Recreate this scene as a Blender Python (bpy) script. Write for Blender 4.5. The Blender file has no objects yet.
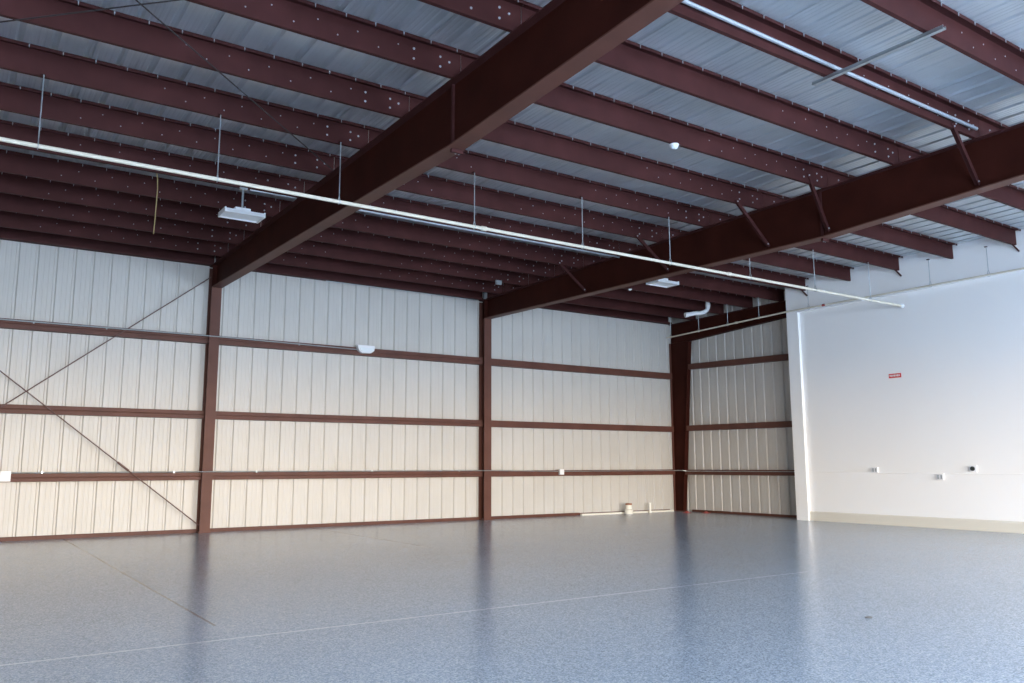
import bpy, math, random
from mathutils import Vector
random.seed(7)
COL = bpy.context.scene.collection
PI = math.pi

# ------------------------------------------------------------------ helpers
class MB:
    """collects shapes, builds them as ONE mesh object"""
    def __init__(self):
        self.v = []; self.f = []
    def add(self, vs, fs):
        o = len(self.v); self.v += [tuple(p) for p in vs]
        self.f += [tuple(i + o for i in f) for f in fs]; return self
    def box(self, x0, x1, y0, y1, z0, z1):
        vs = [(x, y, z) for z in (z0, z1) for y in (y0, y1) for x in (x0, x1)]
        return self.add(vs, [(0,2,3,1),(4,5,7,6),(0,1,5,4),(2,6,7,3),(0,4,6,2),(1,3,7,5)])
    def prism(self, prof, a0, a1, axis, fn=None):
        """closed 2D profile swept along axis; axis 'x': prof=(y,z); 'y': (x,z); 'z': (x,y)"""
        n = len(prof)
        def P(p, a):
            if axis == 'x': return (a, p[0], p[1])
            if axis == 'y': return (p[0], a, p[1])
            return (p[0], p[1], a)
        vs = [P(p, a0) for p in prof] + [P(p, a1) for p in prof]
        fs = [(i, (i+1) % n, n + (i+1) % n, n + i) for i in range(n)]
        fs += [tuple(range(n-1, -1, -1)), tuple(range(n, 2*n))]
        return self.add(vs, fs)
    def tube(self, pts, r, seg=10, cap=True):
        pts = [Vector(p) for p in pts]; n = len(pts)
        rs = r if isinstance(r, (list, tuple)) else [r]*n
        vs = []; fs = []; up0 = None
        for i, p in enumerate(pts):
            t = (pts[min(i+1, n-1)] - pts[max(i-1, 0)]).normalized()
            up = up0 if up0 is not None else (Vector((0,0,1)) if abs(t.z) < .9 else Vector((1,0,0)))
            a = t.cross(up).normalized(); b = a.cross(t).normalized(); up0 = b
            for k in range(seg):
                th = 2*PI*k/seg
                vs.append(p + (a*math.cos(th) + b*math.sin(th))*rs[i])
        for i in range(n-1):
            for k in range(seg):
                k2 = (k+1) % seg
                fs.append((i*seg+k, i*seg+k2, (i+1)*seg+k2, (i+1)*seg+k))
        if cap:
            fs.append(tuple(range(seg-1, -1, -1))); fs.append(tuple((n-1)*seg+k for k in range(seg)))
        return self.add(vs, fs)
    def lathe(self, prof, c=(0,0,0), axis='z', seg=20):
        """prof: list of (r, h)"""
        vs = []; fs = []; n = len(prof)
        for r, h in prof:
            for k in range(seg):
                th = 2*PI*k/seg; a, b = r*math.cos(th), r*math.sin(th)
                q = (a, b, h) if axis == 'z' else ((h, a, b) if axis == 'x' else (a, h, b))
                vs.append((c[0]+q[0], c[1]+q[1], c[2]+q[2]))
        for i in range(n-1):
            for k in range(seg):
                k2 = (k+1) % seg
                fs.append((i*seg+k, i*seg+k2, (i+1)*seg+k2, (i+1)*seg+k))
        fs.append(tuple(range(seg-1, -1, -1))); fs.append(tuple((n-1)*seg+k for k in range(seg)))
        return self.add(vs, fs)
    def bar(self, a, b, w, h, side=(0,0,1)):
        """rectangular bar from a to b; w across, h along side"""
        a = Vector(a); b = Vector(b); t = (b-a).normalized(); s = Vector(side)
        s = (s - t*s.dot(t)).normalized(); q = t.cross(s)
        vs = [p + q*(w/2*i) + s*(h/2*j) for p in (a, b) for i, j in ((-1,-1),(1,-1),(1,1),(-1,1))]
        return self.add(vs, [(3,2,1,0),(4,5,6,7),(0,1,5,4),(1,2,6,5),(2,3,7,6),(3,0,4,7)])
    def mesh(self, name, m, smooth=False):
        me = bpy.data.meshes.new(name); me.from_pydata([tuple(v) for v in self.v], [], self.f)
        me.materials.append(m); me.validate(); 
        import bmesh
        bm = bmesh.new(); bm.from_mesh(me); bmesh.ops.recalc_face_normals(bm, faces=bm.faces); bm.to_mesh(me); bm.free()
        if smooth:
            me.polygons.foreach_set('use_smooth', [True]*len(me.polygons))
            try: me.set_sharp_from_angle(angle=math.radians(40))
            except Exception: pass
        return me
    def build(self, name, m, parent=None, smooth=False, loc=None):
        o = bpy.data.objects.new(name, self.mesh(name, m, smooth)); COL.objects.link(o)
        if parent is not None: o.parent = parent
        if loc is not None: o.location = loc
        return o

def inst(name, me, parent, loc, rot=None):
    o = bpy.data.objects.new(name, me); COL.objects.link(o); o.parent = parent; o.location = loc
    if rot: o.rotation_euler = rot
    return o
def tag(o, label, cat, group=None, kind=None):
    o['label'] = label; o['category'] = cat
    if group: o['group'] = group
    if kind: o['kind'] = kind
    return o
def thing(name, label, cat, loc=(0,0,0), group=None):
    o = bpy.data.objects.new(name, None); COL.objects.link(o); o.location = loc
    o.empty_display_size = .2
    return tag(o, label, cat, group)
def struct(o):
    o['kind'] = 'structure'; return o
ORD = ['first','second','third','fourth','fifth','sixth','seventh','eighth','ninth','tenth','eleventh','twelfth','thirteenth']

# ------------------------------------------------------------------ materials
def mat(name, col, rough=.5, metal=0., spec=.5, coat=0., noise=None, bump=None, nsc=6.):
    m = bpy.data.materials.new(name); m.use_nodes = True
    nt = m.node_tree; b = nt.nodes['Principled BSDF']
    b.inputs['Base Color'].default_value = (*col, 1); b.inputs['Roughness'].default_value = rough
    b.inputs['Metallic'].default_value = metal; b.inputs['Specular IOR Level'].default_value = spec
    b.inputs['Coat Weight'].default_value = coat
    if noise or bump:
        tc = nt.nodes.new('ShaderNodeTexCoord')
        n = nt.nodes.new('ShaderNodeTexNoise'); n.inputs['Scale'].default_value = nsc; n.inputs['Detail'].default_value = 5
        nt.links.new(tc.outputs['Object'], n.inputs['Vector'])
        if noise:
            r = nt.nodes.new('ShaderNodeMapRange'); r.inputs['From Min'].default_value = .3; r.inputs['From Max'].default_value = .7
            r.inputs['To Min'].default_value = 1-noise; r.inputs['To Max'].default_value = 1+noise
            nt.links.new(n.outputs['Fac'], r.inputs['Value'])
            mx = nt.nodes.new('ShaderNodeVectorMath'); mx.operation = 'SCALE'; mx.inputs[0].default_value = col
            nt.links.new(r.outputs['Result'], mx.inputs['Scale']); nt.links.new(mx.outputs['Vector'], b.inputs['Base Color'])
        if bump:
            bp = nt.nodes.new('ShaderNodeBump'); bp.inputs['Strength'].default_value = bump; bp.inputs['Distance'].default_value = .01
            nt.links.new(n.outputs['Fac'], bp.inputs['Height']); nt.links.new(bp.outputs['Normal'], b.inputs['Normal'])
    return m

M = {}
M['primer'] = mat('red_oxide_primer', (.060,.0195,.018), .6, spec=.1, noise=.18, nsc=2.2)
M['primer_lit'] = mat('red_oxide_primer_lit', (.112,.043,.030), .55, spec=.3, noise=.15, nsc=2.)  # same primer, brightness of the better-lit parts put into the colour
M['primer_shaded'] = mat('red_oxide_primer_shaded', (.042,.0095,.006), .65, spec=.08, noise=.22, nsc=1.6)  # same primer, shade on beam webs and corner column put into the colour
M['sheet'] = mat('wall_sheet', (.55,.525,.485), .42, metal=.0, noise=.03, nsc=.8)
M['deck'] = mat('galvalume_deck', (.68,.735,.77), .42, metal=.7, noise=.08, nsc=1.2, bump=.1)
M['drywall'] = mat('drywall', (.90,.89,.875), .7, noise=.01, nsc=.6)
M['cream'] = mat('cream_base', (.70,.66,.57), .5)
M['galv'] = mat('galvanised', (.50,.54,.56), .42, metal=.8, noise=.06, nsc=20)
M['emt'] = mat('dull_emt', (.40,.43,.46), .55, metal=.6)
M['bolt'] = mat('zinc_bolt', (.42,.44,.47), .45, metal=.3)
M['whitepipe'] = mat('cream_white_pipe', (.70,.64,.52), .7)
M['white'] = mat('white_enamel', (.82,.83,.85), .4)
M['pvc'] = mat('pvc', (.84,.81,.72), .4)
M['lens'] = mat('frosted_lens', (.78,.83,.86), .3)
M['rope'] = mat('tan_rope', (.36,.27,.12), .9)
M['red'] = mat('sign_red', (.62,.045,.04), .5)
M['signwhite'] = mat('sign_white', (.85,.80,.78), .5)
M['redcap'] = mat('red_cap', (.30,.035,.03), .5)
M['dark'] = mat('dark_grey', (.03,.035,.035), .5)
M['steel'] = mat('steel_rod', (.035,.028,.028), .6, metal=.0)
M['braceprimer'] = mat('brace_rod_primer', (.13,.07,.06), .5)
M['debris'] = mat('debris', (.08,.075,.07), .8)

# epoxy floor with flakes, saw-cut joints and one pale joint line
def floor_mat():
    m = bpy.data.materials.new('flake_epoxy_floor'); m.use_nodes = True; nt = m.node_tree; N = nt.nodes; L = nt.links
    b = N['Principled BSDF']; tc = N.new('ShaderNodeTexCoord')
    def noise(s, d=2):
        n = N.new('ShaderNodeTexNoise'); n.inputs['Scale'].default_value = s; n.inputs['Detail'].default_value = d
        L.new(tc.outputs['Object'], n.inputs['Vector']); return n
    vor = N.new('ShaderNodeTexVoronoi'); vor.inputs['Scale'].default_value = 80
    L.new(tc.outputs['Object'], vor.inputs['Vector'])
    sepc = N.new('ShaderNodeSeparateColor'); L.new(vor.outputs['Color'], sepc.inputs[0])
    ramp = N.new('ShaderNodeValToRGB'); cr = ramp.color_ramp; cr.interpolation = 'LINEAR'
    cr.elements[0].position = .0; cr.elements[0].color = FLOOR_A
    cr.elements[1].position = 1.; cr.elements[1].color = FLOOR_C
    e = cr.elements.new(.5); e.color = FLOOR_B
    L.new(sepc.outputs[0], ramp.inputs[0])
    # large stains
    n2 = noise(.45, 6); r2 = N.new('ShaderNodeMapRange'); r2.inputs['From Min'].default_value = .3; r2.inputs['From Max'].default_value = .7
    r2.inputs['To Min'].default_value = .96; r2.inputs['To Max'].default_value = 1.03
    L.new(n2.outputs['Fac'], r2.inputs['Value'])
    sc = N.new('ShaderNodeVectorMath'); sc.operation = 'SCALE'; L.new(ramp.outputs['Color'], sc.inputs[0]); L.new(r2.outputs['Result'], sc.inputs['Scale'])
    sep = N.new('ShaderNodeSeparateXYZ'); L.new(tc.outputs['Object'], sep.inputs[0])
    def math_(op, a, b_=None, c=None):
        q = N.new('ShaderNodeMath'); q.operation = op
        for i, x in enumerate((a, b_, c)):
            if x is None: continue
            if isinstance(x, (int, float)): q.inputs[i].default_value = x
            else: L.new(x, q.inputs[i])
        return q.outputs[0]
    def line(axis, pos, w):
        d = math_('ABSOLUTE', math_('SUBTRACT', sep.outputs[axis], pos))
        return math_('LESS_THAN', d, w)
    col = sc.outputs['Vector']
    def overlay(col, mask, c, f):
        mx = N.new('ShaderNodeMix'); mx.data_type = 'RGBA'
        L.new(math_('MULTIPLY', mask, f), mx.inputs['Factor']); L.new(col, mx.inputs[6]); mx.inputs[7].default_value = (*c, 1)
        return mx.outputs[2]
    col = overlay(col, math_('MULTIPLY', line(1, -13.45, .017), math_('LESS_THAN', sep.outputs[0], -10.9)), (.70,.73,.78), .65)
    for x, w in ((-19.47, .016), (-13.7, .016)):
        col = overlay(col, math_('MULTIPLY', line(0, x, w), math_('GREATER_THAN', sep.outputs[1], -12.7 if x < -15 else -6.8)), (.08,.07,.065), .7)
    L.new(col, b.inputs['Base Color'])
    n3 = noise(1.3, 4); rr = N.new('ShaderNodeMapRange'); rr.inputs['To Min'].default_value = .19; rr.inputs['To Max'].default_value = .22
    L.new(n3.outputs['Fac'], rr.inputs['Value']); L.new(rr.outputs['Result'], b.inputs['Roughness'])
    bp = N.new('ShaderNodeBump'); bp.inputs['Strength'].default_value = .10; bp.inputs['Distance'].default_value = .002
    L.new(sepc.outputs[1], bp.inputs['Height']); L.new(bp.outputs['Normal'], b.inputs['Normal'])
    return m
FLOOR_A = (.20,.24,.275,1); FLOOR_B = (.325,.375,.435,1); FLOOR_C = (.50,.55,.59,1)
M['floor'] = floor_mat()

# ------------------------------------------------------------------ dimensions
XR = [-24.61, -16.44, -8.265]          # frames
XL, YF = -33.2, -31.0                  # left wall, front wall
XC = -0.86                              # face of the drywall box frame
YC = -5.68                              # where the drywall starts
FW, CD = .125, .33                      # half flange, column depth
PH = .36                                # purlin height
def rz(y): return 6.697 - .011*y        # top of the rafters
def rb(y):                              # bottom of the rafters
    return 6.10 + .0174*y if y > -12.3 else 5.886 + (-12.3 - y)*.042
PY = [-1.2,-2.5,-3.75,-5.0,-6.42,-7.93,-9.4,-10.87,-12.4,-13.85,-15.25,-16.65,-18.1]

# ------------------------------------------------------------------ shell
struct(MB().box(XL-.2, 0.3, YF-.2, .3, -.12, 0).build('floor', M['floor']))

def ribs_profile(xs, depth, wide, deep, x0, x1, minor=0, mh=.004, t=.004):
    """polyline (x, d) across a ribbed sheet; d outward"""
    p = [(x0, 0)]
    xs = [x for x in xs if x0 + wide < x < x1 - wide]
    prev = x0
    for x in xs:
        if minor:
            g = (x - wide/2) - (prev if prev == x0 else prev + wide/2)
            s = prev if prev == x0 else prev + wide/2
            if g > .2:
                for k in range(minor):
                    c = s + g*(k+1)/(minor+1)
                    p += [(c-.022, 0), (c-.010, mh), (c+.010, mh), (c+.022, 0)]
        p += [(x-wide/2, 0), (x-deep/2, depth), (x+deep/2, depth), (x+wide/2, 0)]
        prev = x
    p.append((x1, 0)); return p
# back wall sheet
xs = []
x = -20.81 - 31*.388
while x < -16.6: xs.append(x); x += .388
x = -14.98 - 3*.408
while x < -8.3: xs.append(x); x += .408
x = -7.95
while x < -.1: xs.append(x); x += .40
pr = ribs_profile(xs, .035, .085, .035, XL, .06, minor=2)
m = MB()
poly = [(a, d) for a, d in pr] + [(a, d+.004) for a, d in reversed(pr)]
n = len(pr)
vs = []; fs = []
ZB, ZT = 0.0, 7.11
for a, d in pr: vs += [(a, d, ZB), (a, d, ZT)]
for i in range(n-1): fs.append((2*i, 2*i+2, 2*i+3, 2*i+1))
o = len(vs)
for a, d in pr: vs += [(a, d+.004, ZB), (a, d+.004, ZT)]
for i in range(n-1): fs.append((o+2*i, o+2*i+1, o+2*i+3, o+2*i+2))
fs += [(0,1,o+1,o), (2*n-2, o+2*n-2, o+2*n-1, 2*n-1)]
m.add(vs, fs); wb = struct(m.build('wall_back', M['sheet']))
# right wall sheet, metal part (x = 0 plane, ribs along y)
ys = []
y = -.92 + .39
while y > YC - .6: ys.append(y); y -= .39
ys = sorted(ys)
pr = ribs_profile(ys, .035, .085, .035, YC-.9, .0, minor=2)
n = len(pr); vs = []; fs = []
for a, d in pr: vs += [(d, a, 0), (d, a, rz(a)+PH+.03)]
for i in range(n-1): fs.append((2*i, 2*i+1, 2*i+3, 2*i+2))
o = len(vs)
for a, d in pr: vs += [(d+.004, a, 0), (d+.004, a, rz(a)+PH+.03)]
for i in range(n-1): fs.append((o+2*i, o+2*i+2, o+2*i+3, o+2*i+1))
fs += [(0,o,o+1,1), (2*n-2, 2*n-1, o+2*n-1, o+2*n-2)]
struct(MB().add(vs, fs).build('wall_right', M['sheet']))
# roof deck (slopes up towards the front), ribs along y
xs = []; x = -33.1
while x < .0: xs.append(x); x += .40
def seam(i): return i % 3 == 0
prs = [(XL, 0)]
for i, x in enumerate(xs):
    rd = .034 if x < XR[1] else (.016 if x < -10.2 else .038)
    prs += [(x-.05, 0), (x-.022, rd), (x+.022, rd), (x+.05, 0)]
    if i % 3 == 1: prs += [(x+.054, 0), (x+.056, .03), (x+.066, .03), (x+.068, 0)]   # side lap hem
    for k in (1, 2, 3):
        c = x + .05 + .3*k/4
        prs += [(c-.02, 0), (c-.008, .004), (c+.008, .004), (c+.02, 0)]
prs = [p for p in prs if p[0] < -.22] + [(.06, 0)]
n = len(prs); vs = []; fs = []
DY0, DY1 = YF-.1, .12
for a, d in prs: vs += [(a, DY1, rz(DY1)+PH+.002+d), (a, DY0, rz(DY0)+PH+.002+d)]
for i in range(n-1): fs.append((2*i, 2*i+1, 2*i+3, 2*i+2))
o = len(vs)
for a, d in prs: vs += [(a, DY1, rz(DY1)+PH+.008+d), (a, DY0, rz(DY0)+PH+.008+d)]
for i in range(n-1): fs.append((o+2*i, o+2*i+2, o+2*i+3, o+2*i+1))
fs += [(0,o,o+1,1), (2*n-2, 2*n-1, o+2*n-1, o+2*n-2)]
struct(MB().add(vs, fs).build('ceiling', M['deck']))
# left wall
struct(MB().box(XL-.06, XL, YF, 0, 0, rz(YF)+PH).build('wall_left', M['sheet']))
# front wall behind the camera, with two large door openings
DOORS = [(-26, -13.4), (-9.8, -2.0)]; DH = 4.4
m = MB(); zt = rz(YF)+PH+.045
m.box(XL, DOORS[0][0], YF-.15, YF, 0, zt); m.box(DOORS[0][1], DOORS[1][0], YF-.15, YF, 0, zt)
m.box(DOORS[1][1], 0, YF-.15, YF, 0, zt)
for a, b_ in DOORS: m.box(a, b_, YF-.15, YF, DH, zt)
struct(m.build('wall_front', M['drywall']))
# drywall wall on the right: one box frame with a shallow recess
YJ, RD = -6.08, .10
def sof(y): return 6.16 - .028*(y + 6.2)
m = MB()
def sl(y): return rz(y) + PH + .03
m.add([(XC, YC, 0), (0, YC, 0), (0, YC, sl(YC)), (XC, YC, sl(YC))], [(0,1,2,3)])
m.add([(XC, YC, 0), (XC, YJ, 0), (XC, YJ, sof(YJ)), (XC, YJ, sl(YJ)), (XC, YC, sl(YC))], [(0,4,3,2,1)])
m.add([(XC, YJ, 0), (XC+RD, YJ, 0), (XC+RD, YJ, sof(YJ)), (XC, YJ, sof(YJ))], [(0,1,2,3)])
YE = YF
m.add([(XC, YJ, sof(YJ)), (XC+RD, YJ, sof(YJ)), (XC+RD, YE, sof(-14)), (XC, YE, sof(-14))], [(0,1,2,3)])
m.add([(XC, YJ, sof(YJ)), (XC, YE, sof(-14)), (XC, YE, sl(YE)), (XC, YJ, sl(YJ))], [(0,1,2,3)])
m.add([(XC+RD, YJ, 0), (XC+RD, YE, 0), (XC+RD, YE, sof(-14)), (XC+RD, YJ, sof(YJ))], [(0,1,2,3)])
m.add([(0.02, YC, 0), (0.02, YE, 0), (0.02, YE, sl(YE)), (0.02, YC, sl(YC))], [(0,1,2,3)])
struct(m.build('wall_side', M['drywall']))
# cream coved base along the recess
struct(MB().prism([(XC+RD-.035, .0), (XC+RD-.002, .0), (XC+RD-.002, .27), (XC+RD-.022, .255), (XC+RD-.03, .22)], YE+.05, YJ-.01, 'y').build('baseboard_side', M['cream']))
# brown base channels
M_BASE = M['primer_lit']
struct(MB().prism([(-.09,0),(-.002,0),(-.002,.085),(-.07,.085),(-.075,.075),(-.075,.012),(-.09,.012)], XR[0]+.15, XR[1]-.14, 'x').build('baseboard_back_1', M_BASE))
struct(MB().prism([(-.09,0),(-.002,0),(-.002,.085),(-.07,.085),(-.075,.075),(-.075,.012),(-.09,.012)], XR[1]+.14, XR[2]-.14, 'x').build('baseboard_back_2', M_BASE))
struct(MB().prism([(-.09,0),(-.002,0),(-.002,.085),(-.07,.085),(-.075,.075),(-.075,.012),(-.09,.012)], XR[2]+.14, -4.56, 'x').build('baseboard_back_3', M_BASE))
struct(MB().box(-4.55, -.42, -.03, -.002, 0, .07).build('baseboard_back_4', M_BASE))
struct(MB().box(-.075, -.002, YC+.01, -.75, 0, .075).build('baseboard_right', M_BASE))

# ------------------------------------------------------------------ bolts / screws (shared meshes)
bolt_me = MB().lathe([(.0001,.0),(.017,.0),(.017,.004),(.011,.006),(.011,.014),(.004,.016)], axis='z', seg=8).mesh('bolt', M['bolt'])
screw_me = MB().lathe([(.0001,.0),(.009,.0),(.007,-.03),(.002,-.06)], axis='z', seg=6).mesh('screw', M['bolt'])

small_me = MB().lathe([(.0001,.0),(.010,.0),(.010,.004),(.004,.008)], axis='z', seg=8).mesh('bolt', M['bolt'])
# ------------------------------------------------------------------ columns
def column(xc, label, group):
    t = thing('steel_column', label, 'column', (xc, 0, 0), group)
    zt = rb(-CD) + .03
    MB().box(-.011, .011, -CD+.018, -.03, .025, zt-.02).build('web', M['primer_lit'], t)
    MB().box(-FW, FW, -CD, -CD+.018, .025, zt-.03).build('flange', M['primer_lit'], t)
    MB().box(-FW, FW, -.03, -.008, .025, 6.64).build('flange', M['primer_lit'], t)
    MB().box(-.15, .15, -CD-.02, -.005, 0, .025).build('base_plate', M['primer_lit'], t)
    for sx in (-.07, .07): inst('bolt', bolt_me, t, (sx, -CD/2, .025))
    for z in (4.78, 2.88, 1.37): MB().box(-.10, -.011, -.20, -.195, z-.11, z+.11).build('girt_clip', M['primer_lit'], t)
    return t
column(XR[0], 'maroon steel column against the back wall left of the crossed brace rods', 'wide columns of the back wall')
column(XR[1], 'maroon steel column rising to the left-hand roof beam at the lower end of the brace rod', 'wide columns of the back wall')
column(XR[2], 'maroon steel column in the middle of the back wall under the right-hand roof beam', 'wide columns of the back wall')
# corner column, tapered
t = thing('steel_column', 'tapered dark maroon steel column in the corner of the two ribbed walls', 'column', (-.12, 0, 0))
z3 = 6.0
MB().prism([(-.03,.025),(-.44,.025),(-.93,z3),(-.03,z3)], -.01, .01, 'x').build('web', M['primer_shaded'], t)
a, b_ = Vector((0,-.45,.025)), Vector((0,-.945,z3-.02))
MB().bar(a, b_, .18, .022, (0,1,0)).build('flange', M['primer_shaded'], t)
MB().box(-.09, .09, -.03, -.008, .025, z3).build('flange', M['primer_lit'], t)
MB().box(-.12, .12, -.5, -.005, 0, .025).build('base_plate', M['primer_lit'], t)

# ------------------------------------------------------------------ rafters
def rafter(xc, label, y_end, group, splice=True):
    t = thing('roof_beam', label, 'beam', (xc, 0, rz(0)), group); Z0 = rz(0)
    ys = [-CD, -4, -8, -12.3, -16, -20, y_end] if y_end < -20 else [-CD, y_end]
    top = [(0, rz(0)-Z0-.02), (y_end, rz(y_end)-Z0-.02)]
    bot = [(y, rb(y)-Z0+.02) for y in reversed(ys)] + [(-.0, rb(0)-Z0+.02)]
    top[0] = (-.035, top[0][1]); bot[-1] = (-.035, bot[-1][1])
    MB().prism(top+bot, -.011, .011, 'x').build('web', M['primer_shaded'], t)
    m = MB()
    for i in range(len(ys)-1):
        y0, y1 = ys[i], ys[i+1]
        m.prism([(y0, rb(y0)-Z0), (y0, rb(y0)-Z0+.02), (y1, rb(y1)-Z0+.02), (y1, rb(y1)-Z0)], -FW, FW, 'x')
    m.build('bottom_flange', M['primer_lit'], t)
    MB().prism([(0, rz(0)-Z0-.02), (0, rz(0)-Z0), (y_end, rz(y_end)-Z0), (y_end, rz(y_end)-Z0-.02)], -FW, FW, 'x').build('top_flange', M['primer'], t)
    if splice:
        y = -12.22
        for k in (0, 1):
            yy = y - k*.024
            MB().box(-.05, FW+.005, yy-.02, yy, rb(y)-Z0-.05, rz(y)-Z0-.0205).build('end_plate', M['primer'], t)
        for z in (-.04, .16, .34, .52, .68):
            for s in (.5, 1.2):
                inst('bolt', bolt_me, t, (s*.07, y+.001, rb(y)-Z0+z), (-PI/2, 0, 0))
    # knee stiffener above the column flange
    for s in (-1, 1):
        MB().box(s*.012 if s > 0 else -FW, FW if s > 0 else -.012, -CD, -CD+.016, rb(-CD)-Z0+.021, rz(-CD)-Z0-.021).build('stiffener', M['primer_shaded'], t)
    return t
rafter(XR[0], 'long maroon steel roof beam beyond the left bay', YF+.1, 'main roof beams')
rafter(XR[1], 'huge maroon steel roof beam on the left-hand back wall column, splice plate midway', YF+.1, 'main roof beams')
rafter(XR[2], 'huge maroon steel roof beam crossing the right side with diagonal braces on its face', YF+.1, 'main roof beams')
# end beam above the right metal wall
t = thing('roof_beam', 'short dark maroon beam along the top of the right-hand ribbed metal wall', 'beam', (-.12, 0, 5.9), None)
def eb(y): return 5.985 - .058*(y+.95) - 5.9
def et(y): return rz(y) - 5.9
MB().prism([(-.035, et(0)-.02), (-.035, eb(-.95)+.02), (-.95, eb(-.95)+.02), (YC+.01, eb(YC)+.02), (YC+.01, et(YC)-.02)], -.01, .01, 'x').build('web', M['primer_shaded'], t)
MB().prism([(-.95, eb(-.95)), (-.95, eb(-.95)+.02), (YC+.01, eb(YC)+.02), (YC+.01, eb(YC))], -.09, .09, 'x').build('bottom_flange', M['primer_shaded'], t)
MB().prism([(-.01, et(0)-.02), (-.01, et(0)), (YC+.01, et(YC)), (YC+.01, et(YC)-.02)], -.09, .09, 'x').build('top_flange', M['primer'], t)

# ------------------------------------------------------------------ purlins
def zprof(h):     # (y, z) around web at y=0: bottom flange to +y, top flange to -y with a lip
    k = .007; w = .06; l = .03; W = .125; q = .045
    return [(0,0),(w,0),(w,l),(w-k,l),(w-k,k),(k,k),(k,h),(-W,h),(-W,h-q),(-W+k,h-q),(-W+k,h-k),(0,h-k)]
BAYN = ['left bay', 'middle bay', 'right bay']
def purlin(bay, i, y, x0, x1):
    z = rz(y)
    where = f'{ORD[i]} out from the back wall'
    if i == 0: where = 'nearest the back wall'
    t = thing('roof_purlin', f'maroon roof purlin in the {BAYN[bay]}, {where}', 'purlin', ((x0+x1)/2, y, z), f'roof purlins of the {BAYN[bay]}')
    X = (x0+x1)/2; h = PH
    MB().prism([(a, b_+.0005) for a, b_ in zprof(h)], x0-X, x1-X, 'x').build('purlin_body', M['primer'], t)
    # screws through the top flange at each deck rib
    k = 0
    for xx in xs_screw:
        if x0+.1 < xx < x1-.1 and (bay != 0 or xx > -22.0):
            inst('screw', screw_me, t, (xx-X, -.136, h-.002)); k += 1
    # bolt pairs at the laps
    def B(xa, dz, me=bolt_me): inst('bolt', me, t, (xa-X, -.0005, dz), (PI/2, 0, 0))
    if bay in (0, 1):
        xe = x1
        for dx in (.32, .72):
            B(xe-dx, .10); B(xe-dx, .24)
        B(xe-.18, .2)
        j = 0; dx = .95
        while dx < (4.2 if y > -9 else 3.4):
            B(xe-dx, .11 if j % 2 else .235, small_me); j += 1; dx += .26 + .05*random.random()
    if bay in (1, 2):
        for dx in (.35, .75): B(x0+dx, .10); B(x0+dx, .24)
        if y > -10:
            dx = 1.1
            j = 0
            while dx < 2.2: B(x0+dx, .12 if j % 2 else .23, small_me); j += 1; dx += .3
    return t
xs_screw = [x+.12 for x in xs]
random.seed(3)
for bay in range(3):
    for i, y in enumerate(PY):
        if bay == 2 and y < -16: continue
        x0 = XR[bay] + .004; x1 = XR[bay+1]-.004 if bay < 2 else (XC-.004 if y < YC else -.03)
        purlin(bay, i, y, x0, x1)

# eave struts on top of the back wall
for bay in range(3):
    x0 = XR[bay]+.014; x1 = (XR[bay+1]-.014) if bay < 2 else -.22
    m = MB().prism([(-.20, 6.70),(-.012,6.70),(-.012,7.05),(-.20,7.05),(-.20,6.99),(-.193,6.99),(-.193,7.043),(-.019,7.043),(-.019,6.707),(-.193,6.707),(-.193,6.76),(-.20,6.76)], x0, x1, 'x')
    o = m.build('eave_strut', M['primer'])
    tag(o, ['dark maroon eave strut capping the back wall in the left bay', 'dark maroon eave strut capping the back wall between the two wide columns', 'dark maroon eave strut capping the back wall from the middle column to the corner'][bay], 'strut', 'eave struts')

# ------------------------------------------------------------------ girts on the walls
GZ = [('lowest', 1.275, 1.455), ('middle', 2.78, 2.975), ('upper', 4.675, 4.885)]
def girt_prof(z0, z1, crease):
    c = (z0+z1)/2; d = .2
    p = [(-.006, z0), (-d, z0)]
    if crease: p += [(-d, c-.012), (-d+.014, c-.004), (-d+.014, c+.004), (-d, c+.012)]
    p += [(-d, z1), (-.006, z1)]
    return p
bn = ['in the left bay crossed by brace rods', 'between the two wide columns', 'between the middle column and the corner']
for bay in range(3):
    for nme, z0, z1 in GZ:
        x0 = XR[bay]+.013; x1 = (XR[bay+1]-.013) if bay < 2 else -.28
        o = MB().prism(girt_prof(z0, z1, bay < 2), x0, x1, 'x').build('wall_girt', M['primer_lit'])
        tag(o, f'{nme} maroon girt on the back wall {bn[bay]}', 'girt', 'girts of the back wall')
for nme, z0, z1, za, zb in (('lowest', 1.275, 1.45, 1.275, 1.45), ('middle', 2.80, 2.99, 2.76, 2.95), ('upper', 4.97, 5.16, 4.85, 5.04)):
    ya, yb = {'lowest': -.60, 'middle': -.73, 'upper': -.90}[nme], YC+.02
    P0 = [(-.20, z0), (-.006, z0), (-.006, z1), (-.20, z1)]; P1 = [(-.20, za), (-.006, za), (-.006, zb), (-.20, zb)]
    vs = [(a, ya, b_) for a, b_ in P0] + [(a, yb, b_) for a, b_ in P1]
    o = MB().add(vs, [(3,2,1,0),(4,5,6,7),(0,1,5,4),(1,2,6,5),(2,3,7,6),(3,0,4,7)]).build('wall_girt', M['primer_lit'])
    tag(o, f'{nme} of the three maroon girts on the right-hand ribbed metal wall', 'girt', 'girts of the right metal wall')

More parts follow.
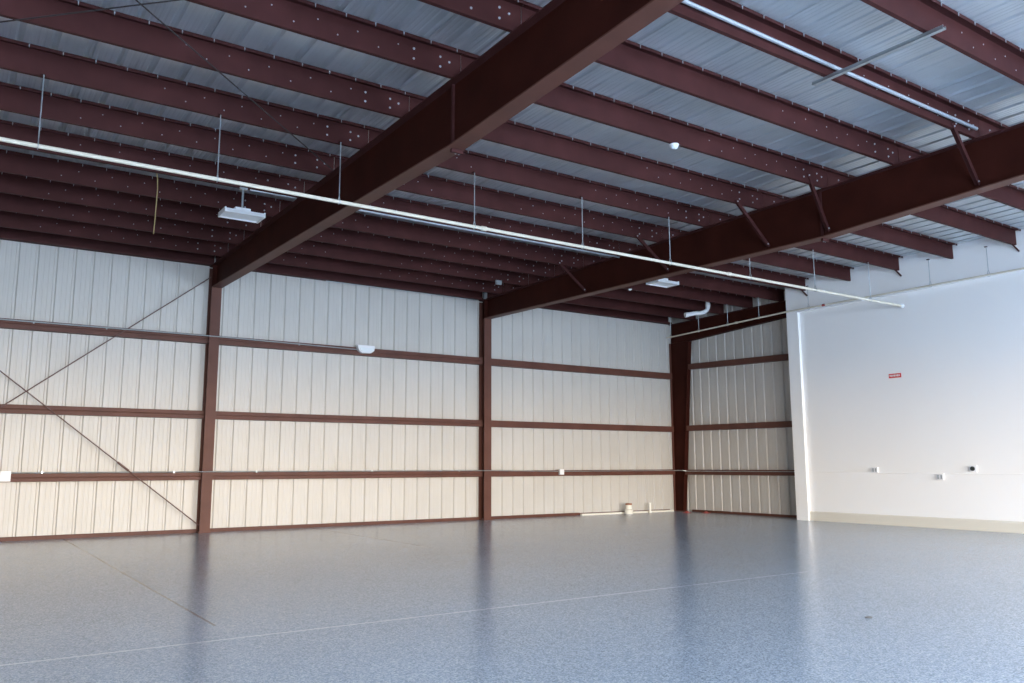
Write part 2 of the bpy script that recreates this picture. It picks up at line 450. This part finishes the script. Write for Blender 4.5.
# ------------------------------------------------------------------ flange braces
def brace(y, yb, label, grp, x=XR[2], dx=-.86, zt=None, xb=-.13):
    zt = rz(y)+.07 if zt is None else zt
    t = thing('flange_brace', label, 'brace', (x+xb, yb, rb(yb)), grp)
    o = Vector((x+xb, yb, rb(yb)))
    a = Vector((x+dx, y-.02, zt)) - o; b_ = Vector((x+xb+.10, yb, rb(yb)+.10)) - o
    d = (a-b_).normalized()
    m = MB(); m.bar(a, b_, .075, .010, (0,1,0)); s = Vector((0,.035,0))
    m.bar(a+s, b_+s, .010, .07, (0,1,0)); m.build('angle_bar', M['primer'], t)
    inst('bolt', bolt_me, t, a - d*.06 + Vector((0,-.008,0)), (PI/2,0,0)); inst('bolt', bolt_me, t, b_ + d*.06 + Vector((0,-.008,0)), (PI/2,0,0))
G = 'diagonal braces on the right-hand roof beam'
brace(-15.25, -15.2, 'diagonal maroon brace on the right-hand roof beam, nearest the camera', G)
brace(-12.4, -12.40, 'diagonal maroon brace on the right-hand roof beam just before its splice plate', G, dx=-.62, zt=rz(-12.4)+.2)
brace(-10.87, -11.0, 'diagonal maroon brace on the right-hand roof beam, third from the camera end', G)
brace(-7.93, -8.15, 'diagonal maroon brace on the right-hand roof beam above the hanging white fixture', G)
brace(-5.0, -5.12, 'diagonal maroon brace on the right-hand roof beam, closest to the middle column', G)
# small brace stubs at purlin ends on the drywall
for y, w in ((-6.42, 'above the end of the long white pipe'), (-9.4, 'third purlin end counted from the ribbed wall'), (-12.4, 'nearest to the camera')):
    x = XC-.012; z = rz(y)
    o = MB().bar((x-.16, y+.05, z+.03), (x+.0, y-.05, z-.17), .05, .012, (0,1,0)).build('brace_stub', M['primer'])
    tag(o, f'short maroon brace stub at the drywall, {w}', 'brace', 'brace stubs at the drywall')

# ------------------------------------------------------------------ rods
def rod(name, a, b_, r, label, cat, grp, m, tb=None):
    t = thing(name, label, cat, a, grp); A = Vector(a); D = Vector(b_) - A
    MB().tube([(0,0,0), D], r, 8).build('rod', m, t, smooth=True)
    if tb is not None:
        c = D*tb; u = D.normalized()
        MB().tube([c-u*.17, c-u*.15, c+u*.15, c+u*.17], [.012,.026,.026,.012], 8).build('turnbuckle', m, t, smooth=True)
    return t
rod('brace_rod', (-16.57, -.225, 6.37), (-24.47, -.225, .04), .013, 'thin brace rod rising to the top of the left-hand column on the back wall', 'brace rod', 'crossed brace rods of the back wall', M['braceprimer'])
rod('brace_rod', (-16.57, -.252, .19), (-24.47, -.252, 6.49), .013, 'thin brace rod with turnbuckle falling to the foot of the left-hand column', 'brace rod', 'crossed brace rods of the back wall', M['braceprimer'], tb=.225)
def rr(x, y): return (x, y, rz(y)-.022)
rod('brace_rod', rr(-16.58, -8.25), rr(-24.47, -15.95), .009, 'thin dark rod under the left bay purlins running to the left-hand roof beam', 'brace rod', 'crossed brace rods of the roof', M['steel'])
a = rr(-16.58, -15.95); b_ = rr(-24.47, -8.05)
rod('brace_rod', (a[0],a[1],a[2]-.03), (b_[0],b_[1],b_[2]-.03), .009, 'thin dark rod at the very top left corner crossing the other roof rod', 'brace rod', 'crossed brace rods of the roof', M['steel'])

# ------------------------------------------------------------------ sprinkler pipes and hangers
PYY, PZ = -9.46, 5.80
t = thing('sprinkler_pipe', 'long thin white pipe hung level across the whole ceiling', 'pipe', (-12, PYY, PZ))
MB().tube([(-12.9,0,0), (11.1,0,0)], .030, 12).build('pipe', M['whitepipe'], t, smooth=True)
MB().lathe([(.04,0),(.04,.0),(.055,.03),(.055,.1),(.04,.12)], (10.96,0,0), 'x', 12).build('end_cap', M['white'], t, smooth=True)
for xx in (-2.2, 4.25):
    MB().lathe([(.034,-.06),(.042,-.05),(.042,.05),(.034,.06)], (xx,0,0), 'x', 12).build('coupling', M['whitepipe'], t, smooth=True)
hx = [(-21.18,'leftmost'),(-18.86,'second from the left'),(-16.95,'just left of the left-hand roof beam'),(-14.40,'first right of the left-hand roof beam'),(-11.93,'second right of the left-hand roof beam'),(-9.57,'just left of the right-hand roof beam'),(-7.05,'first right of the right-hand roof beam'),(-4.69,'second right of the right-hand roof beam'),(-2.4,'nearest the pipe end')]
def hanger(x, y, z0, z1, label, grp, side=0):
    t = thing('pipe_hanger', label, 'hanger', (x, y, z0), grp); h = z1-z0
    MB().tube([(0,0,.12), (0,0,h)], .009, 6).build('hanger_rod', M['galv'], t, smooth=True)
    m = MB()
    pts = [(math.sin(a_)*.042, math.cos(a_)*.042) for a_ in [2*PI*k/12 for k in range(12)]]
    ring = [(0, p[0], p[1]) for p in pts] + [(0, pts[0][0], pts[0][1])]
    m.tube(ring, .006, 5, cap=False)
    m.tube([(0,-.03,.03),(0,0,.125)], .007, 5); m.tube([(0,.03,.03),(0,0,.125)], .007, 5)
    m.build('clevis', M['galv'], t)
    MB().box(-.025,.025,-.02,.04,h-.02,h).build('beam_clamp', M['primer'], t)
for x, w in hx:
    hanger(x, PYY, PZ, rz(PYY)+.02, f'hanger rod of the long white pipe, {w}', 'hangers of the long white pipe')
PX = -1.3
def p2z(y): return 6.0 + .03*min(-y-1.3, 4.6)
t = thing('sprinkler_pipe', 'thin white branch pipe running along the top of the right-hand walls', 'pipe', (PX, -6, p2z(-6)))
ya = -1.0
MB().tube([(0, ya+6, p2z(ya)-p2z(-6)), (0, 0, 0), (0, -8, .0)], .024, 10).build('pipe', M['whitepipe'], t, smooth=True)
for y in (-4.1, -7.3): MB().lathe([(.024,-.05),(.034,-.04),(.034,.04),(.024,.05)], (0, y+6, p2z(y)-p2z(-6)), 'y', 10).build('coupling', M['redcap'] if y < -7 else M['whitepipe'], t, smooth=True)
for y, w in ((-1.2,'in front of the back wall'),(-2.5,'first in front of the corner'),(-3.75,'second in front of the ribbed wall'),(-5.0,'last before the drywall'),(-6.8,'where the drywall begins'),(-10.45,'third on the drywall'),(-11.9,'at the right edge of the photo')):
    hanger(PX, y, p2z(y), rz(y)+.02, f'hanger rod of the right wall branch pipe, {w}', 'hangers of the branch pipe')

# ------------------------------------------------------------------ conduits
def conduit(pts, r, label, m=M['galv'], straps=(), grp=None):
    A = Vector(pts[0]); t = thing('conduit', label, 'conduit', pts[0], grp)
    MB().tube([Vector(p)-A for p in pts], r, 8).build('tube', m, t, smooth=True)
    for s in straps:
        p = Vector(s)-A; MB().box(p.x-.015, p.x+.015, p.y-.005, p.y+r+.005, p.z-.025, p.z+.025).build('strap', m, t)
    return t
conduit([(-16.30, -6.42-.03, rz(-6.4)-.025), (-12, -6.45, rz(-6.4)-.025), (-8.3, -6.45, rz(-6.4)-.025)], .022, 'galvanised conduit under a middle bay purlin just below the long white pipe', m=M['emt'])
conduit([(-17.5, -6.45, rz(-6.4)-.02), (-16.6, -6.45, rz(-6.4)-.02)], .014, 'short thin conduit from the hanging light to the left-hand roof beam')
conduit([(XR[1]+.3, -15.33, rz(-15.3)+.12), (-12.4, -15.33, rz(-15.3)+.10), (-8.5, -15.33, rz(-15.3)+.10)], .027, 'bright galvanised conduit along the near middle bay purlin at the top right', m=M['emt'])
conduit([(-24.4, -.225, 4.84), (-16.6, -.36, 4.84), (-16.2, -.36, 4.84), (-12.5, -.225, 4.82)], .014, 'thin grey conduit along the upper girt ending at the white wall light', straps=[(-20.4,-.24,4.84),(-18.9,-.26,4.84),(-14.2,-.24,4.83)])
conduit([(-20.6, -.222, 1.475), (-16.7, -.222, 1.475), (-16.62, -.35, 1.475), (-16.25, -.35, 1.475), (-16.15, -.222, 1.475), (-8.45, -.222, 1.46), (-8.4, -.35, 1.46), (-8.1, -.35, 1.46), (-8.05, -.222, 1.46), (-5.53, -.222, 1.42)], .013, 'thin grey conduit along the top of the lowest girt of the back wall', straps=[(-20,-.235,1.475),(-17.2,-.235,1.475),(-15.2,-.235,1.47),(-12,-.235,1.47),(-9.2,-.235,1.46)])
conduit([(-5.33, -.222, 1.42), (-.4, -.222, 1.42), (-.33, -.50, 1.42), (-.33,-.62,1.42), (-.225, -.7, 1.40), (-.225, YC+.06, 1.40)], .013, 'thin grey conduit from the small box around the corner column to the right wall')
conduit([(-13.5, -.215, 6.66), (-8.56, -.215, 6.66)], .012, 'thin conduit under the eave strut leading to the middle column')
xw = XC+RD-.014
conduit([(xw, YJ-.02, 1.40), (xw, -8.30, 1.385), (xw, -10.9, 1.37), (xw, -14.5, 1.40)], .010, 'thin painted conduit line across the white drywall', m=M['drywall'])

# strut channel spanning two purlins
t = thing('strut_channel', 'grey galvanised strut channel spanning two purlins at the top right', 'strut', (-12.28, -15.9, rz(-15.9)))
m = MB(); z = -.05
m.box(-.035,.035,-.95,.9,z,z+.006); m.box(-.035,-.029,-.95,.9,z,z+.045); m.box(.029,.035,-.95,.9,z,z+.045); m.build('channel', M['galv'], t)

# ------------------------------------------------------------------ light fixtures
def highbay(x, y, z, label, stem=True):
    t = thing('high_bay_light', label, 'light fixture', (x, y, z), 'rectangular high bay lights')
    L, W = .36, .20
    m = MB(); m.prism([(-W,0),(-W-.03,.0),(-W+.02,.085),(W-.02,.085),(W+.03,0),(W,0),(W-.02,.03),(-W+.02,.03)], -L, L, 'x').build('housing', M['white'], t)
    MB().box(-L+.02, L-.02, -W+.03, W-.03, .012, .028).build('lens', M['lens'], t)
    for s in (-1, 1): MB().box(s*L-.012, s*L+.012, -W-.03, W+.03, -.004, .088).build('end_plate', M['white'], t)
    MB().box(-.14, .14, -.07, .07, .086, .165).build('driver_box', M['white'], t)
    zt = rz(y)-z
    if stem:
        MB().tube([(0,0,.166),(0,0,zt-.03)], .02, 10).build('stem', M['galv'], t, smooth=True)
        MB().box(-.07,.07,-.05,.05,zt-.035,zt-.001).build('mounting_box', M['galv'], t)
highbay(-17.62, -6.42, 6.20, 'white rectangular high bay light hung on a stem left of the left-hand roof beam')
highbay(-6.80, -6.42, 6.23, 'white rectangular high bay light seen just beneath the right-hand roof beam')

# wall light on the upper girt
t = thing('emergency_light', 'small white rounded wall light on the upper girt of the back wall', 'light fixture', (-12.30, -.21, 4.82))
MB().prism([(-.26,.085),(-.25,.12),(.25,.12),(.26,.085),(.24,-.02),(.15,-.09),(-.12,-.10),(-.22,-.03)], -.13, .0, 'y').build('housing', M['white'], t)
MB().prism([(-.20,.05),(.2,.05),(.17,-.02),(.1,-.06),(-.1,-.065),(-.18,-.02)], -.15, -.131, 'y').build('lens', M['lens'], t)

# dome sensor on a purlin
t = thing('ceiling_sensor', 'small white dome sensor under a middle bay purlin', 'sensor', (-12.33, -12.36, rz(-12.36)))
MB().lathe([(.08,-.001),(.08,-.02),(.07,-.024)], axis='z', seg=20).build('base', M['white'], t, smooth=True)
MB().lathe([(.07,-.0245),(.065,-.05),(.045,-.072),(.012,-.082)], axis='z', seg=20).build('dome', M['lens'], t, smooth=True)

# hanging rope
o = MB().tube([(-19.13,-6.35,rz(-6.4)-.0),(-19.11,-6.35,6.66),(-19.10,-6.35,6.5),(-19.11,-6.35,6.0),(-19.12,-6.35,5.66)], .010, 6).build('rope', M['rope'], smooth=True)
tag(o, 'short tan rope hanging from a purlin in the left bay', 'rope')

# white elbow duct near the corner
t = thing('vent_pipe', 'bent white pipe with an elbow hanging under the purlins near the corner', 'pipe', (-1.75, -2.95, 6.5))
pts = [(-.48,.13,-.07),(-.2,.02,.0)] + [(-.2+.52*math.sin(a_), .02-.12*math.sin(a_), .22*(1-math.cos(a_))) for a_ in (.4,.8,1.2,PI/2)] + [(.33,-.10,.44)]
MB().tube(pts, .068, 12).build('pipe', M['white'], t, smooth=True)
MB().tube([(.325,-.10,.27),(.33,-.10,.36)], .082, 12).build('coupling', M['white'], t, smooth=True)
MB().tube([(-.50,.136,-.073),(-.40,.10,-.05)], .08, 12).build('coupling', M['white'], t, smooth=True)

# small boxes in the ceiling
o = MB().box(-.09,.09,-.03,.03,-.06,.06).build('junction_box', M['galv'], loc=(-9.41, -2.66, rz(-2.6)-.065)); tag(o, 'small grey junction box near the right-hand roof beam above the middle column', 'junction box')
o = MB().lathe([(.055,-.001),(.055,-.02),(.035,-.04),(.01,-.05)], seg=14).build('ceiling_sensor', M['white'], smooth=True, loc=(-5.52, -3.79, rz(-3.75))); tag(o, 'tiny pale round sensor under a right bay purlin beyond the roof beam', 'sensor')
o = MB().box(-.055,.055,-.03,.03,-.17,.17).build('junction_box', M['galv'], loc=(-8.415, -.40, 6.86)); tag(o, 'small pale upright box at the top of the middle column', 'junction box')

# ------------------------------------------------------------------ boxes and outlets
def outlet_y(x, z, y, w, h, label, grp=None):
    t = thing('outlet_box', label, 'outlet', (x, y, z), grp)
    MB().box(-w, w, -.07, 0, -h, h).build('box', M['white'], t)
    MB().box(-w*.9, w*.9, -.078, -.0705, -h*.9, h*.9).build('cover_plate', M['white'], t)
outlet_y(-20.70, 1.40, -.235, .10, .11, 'white outlet box at the far left end of the lowest girt')
outlet_y(-5.43, 1.40, -.235, .085, .085, 'white outlet box on the lowest girt between middle column and corner')
def outlet_x(y, z, dark, label):
    x = XC+RD
    t = thing('outlet_box', label, 'outlet', (x, y, z), 'outlets on the drywall')
    MB().box(-.04, -.001, -.09, .09, -.075, .075).build('box', M['white'], t)
    if dark:
        MB().lathe([(.0001,0),(.055,0),(.055,-.02),(.035,-.022)], (-.0405,0,0), 'x', 14).build('round_socket', M['dark'], t)
    else:
        MB().box(-.046, -.0405, -.085, .085, -.07, .07).build('cover_plate', M['white'], t)
        m = MB()
        for s in (-1, 1):
            m.box(-.050, -.0465, s*.04-.022, s*.04+.022, -.05, .05)
        m.build('socket', M['galv'], t)
outlet_x(-8.24, 1.46, False, 'small white outlet box on the drywall, leftmost of the three')
outlet_x(-10.04, 1.29, False, 'small white outlet box on the drywall set lower than its neighbours')
outlet_x(-10.88, 1.50, True, 'small outlet box with a black round socket on the drywall')

# red sign with white letters
t = thing('wall_sign', 'small red sign with a line of pale lettering on the drywall', 'sign', (XC+RD-.002, -9.0, 3.98))
MB().box(-.012, 0, -.175, .175, -.058, .058).build('panel', M['red'], t)
m = MB(); rnd = random.Random(2); y = .15
while y > -.135:
    wd = .022 + .012*rnd.random(); m.box(-.0145, -.0121, y-wd, y, -.028 + .015*rnd.random(), .028); y -= wd + .014
m.build('pale_lettering', M['signwhite'], t)

# ------------------------------------------------------------------ things on the floor
t = thing('pipe_stub', 'short thick white pipe stub with a brown cap standing by the back wall', 'pipe', (-2.72, -.42, 0))
MB().lathe([(.135,0),(.14,.01),(.14,.13),(.10,.16)], seg=20).build('hub', M['pvc'], t, smooth=True)
MB().lathe([(.10,.15),(.10,.30)], seg=20).build('pipe', M['pvc'], t, smooth=True)
MB().lathe([(.108,.295),(.112,.30),(.112,.345),(.09,.35)], seg=20).build('cap', mat('brown_cap', (.38,.16,.09), .6), t, smooth=True)
t = thing('pipe_stub', 'short thin white pipe stub standing between the thick stub and the corner', 'pipe', (-1.62, -.28, 0))
MB().lathe([(.055,0),(.055,.04),(.042,.045)], seg=14).build('collar', M['pvc'], t, smooth=True)
MB().lathe([(.040,.04),(.040,.33),(.03,.335)], seg=14).build('pipe', M['pvc'], t, smooth=True)
o = MB().prism([(-.20,.0),(-.10,.0),(-.10,.045),(-.12,.055),(-.18,.055),(-.20,.04)], -4.55, -.40, 'x').build('floor_pipe', M['pvc'])
tag(o, 'white capped pipe run lying on the floor along the foot of the back wall', 'pipe')
for (x, y, lab) in ((-.75, -1.15, 'small dull red anchor lug on the floor right in front of the corner column'), (-.32, -1.62, 'small bright red anchor lug on the floor by the right metal wall')):
    t = thing('floor_anchor', lab, 'anchor', (x, y, 0))
    MB().lathe([(.15,0),(.15,.012),(.10,.02)], seg=14).build('plate', M['redcap'], t)
    MB().lathe([(.06,.02),(.06,.05),(.02,.06)], seg=10).build('stud', M['redcap'], t)
# crumb of debris on the floor
rnd = random.Random(5)
m = MB(); pts = []
m.lathe([(.02,0),(.05,.006),(.042,.018),(.012,.024)], seg=9)
o = m.build('floor_debris', M['debris'], loc=(-13.68, -16.25, 0)); o.scale = (1.1, .6, .7)
tag(o, 'tiny dark crumb of debris alone on the open floor', 'debris')

# ------------------------------------------------------------------ light: sky through the door openings
w = bpy.data.worlds.new('World'); bpy.context.scene.world = w; w.use_nodes = True
nt = w.node_tree; N = nt.nodes; L = nt.links; bg = N['Background']
tc = N.new('ShaderNodeTexCoord'); sp = N.new('ShaderNodeSeparateXYZ'); L.new(tc.outputs['Generated'], sp.inputs[0])
rp = N.new('ShaderNodeValToRGB'); mr = N.new('ShaderNodeMapRange')
mr.inputs['From Min'].default_value = -1; mr.inputs['From Max'].default_value = 1
L.new(sp.outputs[2], mr.inputs['Value']); L.new(mr.outputs['Result'], rp.inputs[0])
cr = rp.color_ramp
cr.elements[0].position = 0; cr.elements[0].color = (.30,.33,.38,1)
cr.elements[1].position = 1; cr.elements[1].color = (.25,.45,.9,1)
for p, c in ((.42,(.22,.28,.36,1)), (.46,(.30,.36,.43,1)), (.485,(.44,.45,.46,1)), (.503,(.78,.63,.46,1)), (.53,(.82,.73,.61,1)), (.60,(.66,.77,.95,1))):
    e = cr.elements.new(p); e.color = c
L.new(rp.outputs['Color'], bg.inputs['Color']); bg.inputs['Strength'].default_value = 9.0
for i, (a, b_) in enumerate(DOORS):
    ld = bpy.data.lights.new('door_daylight', 'AREA'); ld.shape = 'RECTANGLE'; ld.size = b_-a; ld.size_y = DH
    ld.cycles.is_portal = True
    lo = bpy.data.objects.new('door_daylight', ld); COL.objects.link(lo)
    lo.location = ((a+b_)/2, YF-.05, DH/2); lo.rotation_euler = (PI/2, 0, 0)

# ------------------------------------------------------------------ camera
cam = bpy.data.cameras.new('camera'); co = bpy.data.objects.new('camera', cam); COL.objects.link(co)
F_PX = 833.29
cam.sensor_width = 36; cam.lens = 36*F_PX/1024; cam.clip_start = .05; cam.clip_end = 300
yaw, pitch, roll = .598528, .148052, -.0026495
from mathutils import Matrix
f = Vector((math.sin(yaw)*math.cos(pitch), math.cos(yaw)*math.cos(pitch), math.sin(pitch)))
r0 = Vector((math.cos(yaw), -math.sin(yaw), 0)); u0 = r0.cross(f)
c_, s_ = math.cos(roll), math.sin(roll)
r = r0*c_ + u0*s_; u = -r0*s_ + u0*c_
mw = Matrix(((r.x,u.x,-f.x),(r.y,u.y,-f.y),(r.z,u.z,-f.z))).to_4x4()
mw.translation = Vector((-21.9309, -21.67996, 1.6)); co.matrix_world = mw
sc = bpy.context.scene; sc.camera = co
sc.view_settings.view_transform = 'Standard'; sc.view_settings.look = 'None'; sc.view_settings.gamma = 1
sc.view_settings.use_curve_mapping = False; sc.view_settings.exposure = 2.62
sc.cycles.max_bounces = 10; sc.cycles.diffuse_bounces = 7
